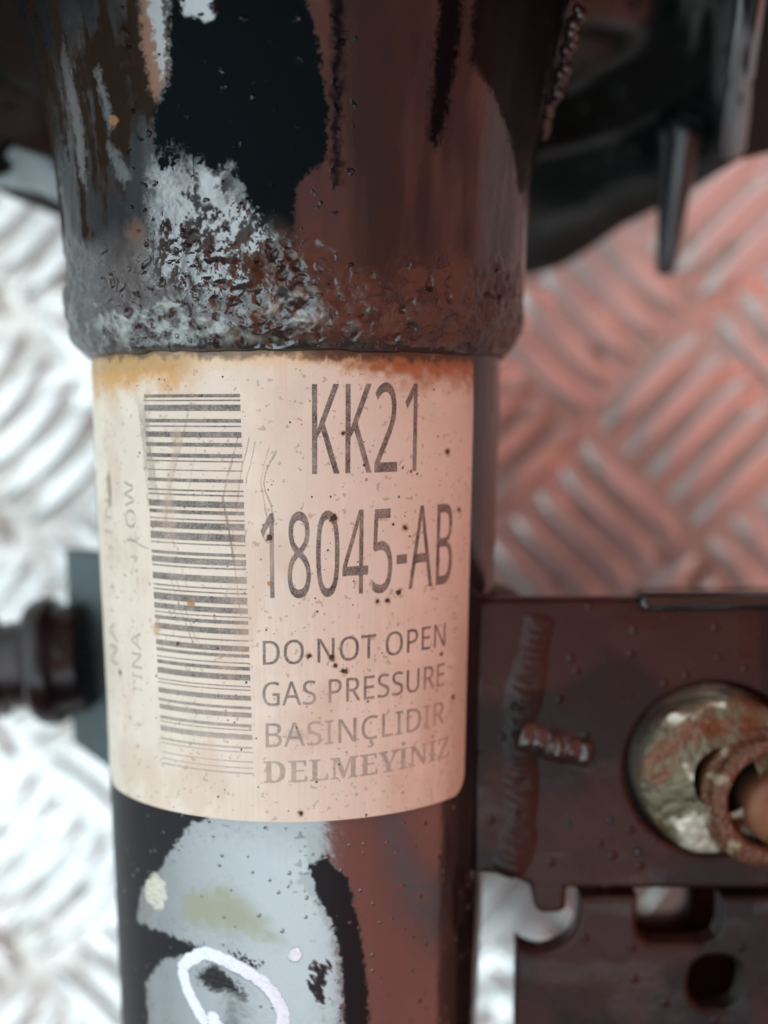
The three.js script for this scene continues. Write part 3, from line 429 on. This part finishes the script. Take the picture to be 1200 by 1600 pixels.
// --- spring seat behind the sleeve
{
  const rim = [[-90, 58, -40], [-58, 55.4, -32.5], [-41, 64.5, -31], [0, 71, -25], [31, 73.4, -23.4], [45, 71.5, -30], [68, 73, -39], [90, 74, -44], [180, 67, -52]];
  const fold = [[-90, 46, -50], [-58, 46, -46], [-41, 48, -44], [0, 50, -40], [30, 51, -38.5], [52, 58, -42], [63, 61.5, -47], [72, 58, -56], [90, 56, -58], [180, 50, -60]];
  const line = (a) => { const [r, z] = catmull(rim, a), [fr, fz] = catmull(fold, a); return [[30, Math.min(-45, fz - 2)], [38, fz - 7], [fr - 7, fz - 7.5], [fr - 2.2, fz - 3.5], [fr, fz - 0.6], [fr + 2.4, fz + 1.0], [lerp(fr, r, 0.55), lerp(fz, z, 0.55) + 0.6], [r - 1.6, z - 0.8], [r - 0.3, z - 0.2], [r, z - 1.3], [r - 0.6, z - 2.8], [r - 3, z - 3.4], [fr + 1, fz - 3.2], [fr - 4, fz - 9.5], [32, fz - 10.5]]; };
  const g = sheet(240, 56, (u, v) => {
    const a = u * 360 - 90, pts = line(a > 180 ? a - 360 + 0 : a), s = v * (pts.length - 1), i = Math.min(pts.length - 2, Math.floor(s)), t = s - i, A = pts[Math.max(0, i - 1)], B = pts[i], C = pts[i + 1], E = pts[Math.min(pts.length - 1, i + 2)];
    const cm = (k) => 0.5 * (2 * B[k] + (C[k] - A[k]) * t + (2 * A[k] - 5 * B[k] + 4 * C[k] - E[k]) * t * t + (3 * B[k] - A[k] - 3 * C[k] + E[k]) * t * t * t), r = cm(0), q = a * D2R;
    return [r * Math.sin(q), -r * Math.cos(q), cm(1), u * 6, v * 2];
  });
  const seat = finish('spring_seat', mergeVertices(g, 1e-5), seatPaint, strut);
  // tapered peg under the stop
  const peg = new THREE.LatheGeometry([[0, 0], [1.15, 0], [1.45, 0.35], [1.75, 4], [2.4, 12], [3.05, 18.6], [3.5, 20.6], [3.6, 22], [2.6, 23.4], [0, 24]].map(([r, y]) => new THREE.Vector2(r, y)), 32);
  const place = (g2, from, to) => { const f = new THREE.Vector3(...from), d = new THREE.Vector3(...to).sub(f).normalize(); g2.applyQuaternion(new THREE.Quaternion().setFromUnitVectors(new THREE.Vector3(0, 1, 0), d)); g2.translate(...f.toArray()); return g2; };
  finish('locating_peg', place(peg, [54.3, -37, -20.8], [55.4, -32, -43]), spike, seat, AXIS);
  const len = 34, rod = new THREE.LatheGeometry([...Array.from({ length: 8 }, (_, i) => [2.0 * Math.sin(i / 7 * Math.PI / 2), 2.0 * (1 - Math.cos(i / 7 * Math.PI / 2))]), [2.05, 12], [1.75, 14.6], [2.15, 15.6], [2.35, len], [0, len]].map(([r, y]) => new THREE.Vector2(r, y)), 32);
  finish('stop_rod', place(rod, [61.4, -27, -37], [57.4, -2, -54.3]), rodPaint, seat, AXIS);
  const tab = new THREE.BoxGeometry(6, 40, 1.6, 1, 1, 1); tab.translate(4.4, 20, 0); tab.rotateY(0.25);
  finish('stop_tab', flatUV(place(tab, [62.2, -29.5, -37], [58.2, -4.5, -54.3]), 60), blackPaint, seat, AXIS);
  finish('seat_lip', flatUV(plate([[-76, -46], [-46.2, -39.5], [-37.5, -36.8], [-34.2, -29.2], [-39.4, -31.6], [-45.6, -32.6], [-76, -30]], -27, 1.8, [ring(-46, -35.6, 2.6, 1.3)], 0.6), 60), lipGrey, seat, AXIS);
  // run of weld where the seat meets the sleeve
  const beads = []; seed = 21; for (let i = 0; i < 26; i++) { const q = i / 25, s = new THREE.SphereGeometry(1, 14, 10), k = 0.55 + 0.6 * rnd(); s.scale(k, k * 1.1, k * 1.2); s.scale(0.8, 0.8, 0.8); s.translate(lerp(31.0, 33.8, q) + (rnd() - 0.5) * 1.0, lerp(-2, 9, q), lerp(-34.5, -46.6, q) + (rnd() - 0.5) * 0.6); beads.push(s); }
  finish('weld_bead', flatUV(mergeGeometries(beads), 60), weldDark, seat, AXIS);
}

// --- bracket for the wheel carrier, welded to the right of the tube
{
  const br = finish('knuckle_bracket', flatUV(plate([[22, 23.2], [24, 22.8], [90, 22.6], [90, 58.7], [33.4, 58.7], [33.2, 61.3], [32.4, 61.8], [30.2, 61.8], [29.5, 61.2], [28.9, 58.4], [26.4, 57.2], [22, 56.6]], 9.9, 3.6, [ring(51.2, 43.6, 10.9, 10.7)], 0.7), 60), blackPaint, strut);
  const lo = plate([[27.3, 130], [27.3, 65.2], ...new THREE.SplineCurve([[28.2, 66], [29.6, 66.5], [31.2, 66.5], [33, 65.7], [34.3, 64.2], [34.9, 62.2], [35, 60.5]].map((p) => new THREE.Vector2(...p))).getPoints(24).map((p) => [p.x, p.y]), [35, 59.3], [42.2, 59.3], [42.2, 63.2], [42.7, 64.6], [44, 65.5], [50.6, 65.5], [52, 64.7], [52.5, 63.2], [52.5, 59.3], [90, 59.3], [90, 130]], 9.4, 3.6, [ring(52.2, 70.7, 3.3, 3.6, 36, 2.5)], 0.7);
  lo.translate(0, 0, -59.2); lo.rotateX(0.07); lo.translate(0, 0, 59.2);
  finish('edge_rib', flatUV(plate([[41.4, 22.6], [42, 21.9], [90, 21.5], [90, 23.7], [42.2, 24.1], [41.4, 23.5]], 11.2, 2.6, [], 0.7), 60), seatPaint, br, AXIS);
  finish('lower_plate', flatUV(lo, 60), blackPaint, br, AXIS);
  finish('rear_plate', flatUV(plate([[47.6, 26.2], [90, 25.8], [90, 130], [41, 130], [41, 74], [39.5, 69], [39.5, 36], [47.6, 34]], -20.5, 3.6, [ring(51.6, 71.8, 4.0, 3.3, 40, 3.4)], 0.8), 60), blackPaint, br, AXIS);
  // the half shell that clasps the tube
  const sh = []; for (const r of [28.2, 25.3]) sh.push(sheet(60, 30, (u, v) => { const a = lerp(80, 200, r > 26 ? u : 1 - u) * D2R, z = lerp(23.6, 57.4, v); return [r * Math.sin(a), r * Math.cos(a), z, u * 1.4, v * 0.6]; }));
  for (const z of [23.6, 57.4]) sh.push(sheet(60, 2, (u, v) => { const a = lerp(80, 200, z > 30 ? u : 1 - u) * D2R, r = lerp(28.2, 25.3, v); return [r * Math.sin(a), r * Math.cos(a), z, u, v * 0.05]; }));
  sh.push(sheet(2, 30, (u, v) => { const a = 80 * D2R, r = lerp(25.3, 28.2, u), z = lerp(23.6, 57.4, v); return [r * Math.sin(a), r * Math.cos(a), z, u * 0.05, v * 0.6]; }));
  finish('clasp', mergeGeometries(sh), blackPaint, br, AXIS);
  // weld: overlapping scales
  const fillet = (pts, w, h, pitch, ph) => { // a bead with the crescent ripples that the arc leaves
    const c = new THREE.CatmullRomCurve3(pts.map((p) => new THREE.Vector3(...p))), L = c.getLength();
    return flatUV(sheet(26, Math.ceil(L * 7), (u, v) => {
      const q = clamp(v, 0.001, 0.999), p = c.getPointAt(q), t = c.getTangentAt(q), e = 2 * u - 1, s2 = q * L, endTaper = smooth(0, 1.2, s2) * smooth(L, L - 1.2, s2);
      const lag = s2 / pitch + 0.55 * e * e + 0.9 * vn(s2 * 0.45 + ph, 3), saw = lag - Math.floor(lag), ww = w * (0.82 + 0.36 * fbm(s2 * 0.35 + ph, 7, 2)) * (0.35 + 0.65 * endTaper);
      const y = h * endTaper * (1 - e * e) * (0.80 + 0.20 * Math.sin(saw * Math.PI) + 0.75 * (fbm(s2 * 0.55 + ph, e * 1.1 + 4, 3) - 0.5)) - 0.08;
      return [p.x - t.z * e * ww, p.y + y, p.z + t.x * e * ww];
    }), 60);
  };
  finish('weld_bead', fillet([[29.9, 9.9, 24.2], [28.6, 9.9, 31], [27.3, 9.9, 39], [27.7, 9.9, 47], [27.2, 9.9, 53], [25.8, 9.9, 57.2]], 2.3, 0.6, 1.3, 2), blackPaint, br, AXIS);
  finish('weld_bead', fillet([[26.4, 10, 39.2], [31, 10, 40.6], [36.8, 9.8, 42]], 2.0, 1.5, 1.5, 23), weldDark, br, AXIS);
  for (const [x, z, r] of [[42, 54, 0.5], [38.5, 50, 0.4], [33.5, 50.5, 0.35]]) { const s = new THREE.SphereGeometry(r, 14, 10); s.scale(1, 0.8, 1); s.translate(x, 9.95, z); finish('weld_spatter', s, spike, br, AXIS); }
  // rusty flanged nut and stud sitting in the hole
  const lathe = (p, x, z, y) => { const g = new THREE.LatheGeometry(p.map(([r, h]) => new THREE.Vector2(r, h)), 64); g.translate(x, y, z); return flatUV(g, 40); };
  const fl = lathe([[0, -6], [10.0, -6], [10.25, 0.2], [9.9, 1.0], [8.9, 1.5], [6, 2.4], [4, 2.8]], 52.3, 44.7, 8.2), pf = fl.attributes.position;
  for (let i = 0; i < pf.count; i++) { const k = smooth(6.5, 8.5, pf.getY(i)) * 1.1; pf.setY(i, pf.getY(i) + k * (fbm(pf.getX(i) * 0.35, pf.getZ(i) * 0.35, 3) - 0.5)); } fl.computeVertexNormals();
  const nut = finish('flanged_nut', fl, rusty, br, AXIS);
  finish('nut_collar', lathe([[8.7, -3], [8.7, 0.6], [8.5, 1.0], [7.9, 1.1], [7.8, 2.5], [7.5, 3.0], [6.4, 3.2], [5.9, 2.9], [5.7, 2.0], [5.6, -2]], 58.0, 47.0, 9.9), rustDark, nut, AXIS);
  finish('bore', lathe([[5.6, 1.0], [5.3, -1.6], [3, -2.4], [0, -2.5]], 58.0, 47.0, 9.9), spike, nut, AXIS);
  finish('stud', lathe([[0, 3.6], [2.8, 3.45], [3.9, 3.0], [4.5, 2.1], [4.6, -4]], 58.9, 48.1, 9.9), rustRed, nut, AXIS);
}

// --- hose bracket on the left of the tube
{
  const grey = surface(256, 256, (u, v, o) => { const n = fbm(u * 10, v * 10, 4); o.c = mix3([0.035, 0.055, 0.058], [0.06, 0.085, 0.088], n); o.rough = 0.4; o.metal = 0.2; o.spec = 1; o.bump = n; }, 0.2);
  const base = finish('hose_bracket', flatUV(plate([[-36.2, 20.6], [-4, 21.8], [-4, 56], [-29.5, 54.2], [-35.6, 49.4], [-35.6, 40]], -24.5, 3, [], 0.6), 60), grey, strut);
  const along = (p, n) => { const g = new THREE.LatheGeometry(p.map(([r, x]) => new THREE.Vector2(r, x)), n); g.rotateZ(-Math.PI / 2); return flatUV(g, 60); }; // axis along x, profile as [radius, x]
  const stub = (g) => { g.rotateY(0.12); g.translate(0, -23, 32.2); return g; };
  finish('bolt_shank', stub(along([[0, -76], [5.2, -76], [5.7, -75.2], [5.7, -45.5], [6.4, -44], [6.4, -41]], 48)), strapPaint, base, AXIS);
  finish('bolt_flange', stub(along([[6.2, -41.4], [8.6, -40.6], [9.3, -39.6], [9.4, -37.6], [8.8, -36.6], [7.9, -36.2], [7.9, -33.4], [7.2, -32.6], [0, -32.4]], 48)), strapPaint, base, AXIS);
  const nutHex = along([[0, -51.6], [6.7, -51.6], [7.5, -50.9], [7.5, -45.6], [6.7, -44.9], [0, -44.9]], 6); finish('hex_head', stub(new THREE.BufferGeometry().copy(nutHex).toNonIndexed()), weldDark, base, AXIS);
}

renderer.render(scene, camera);
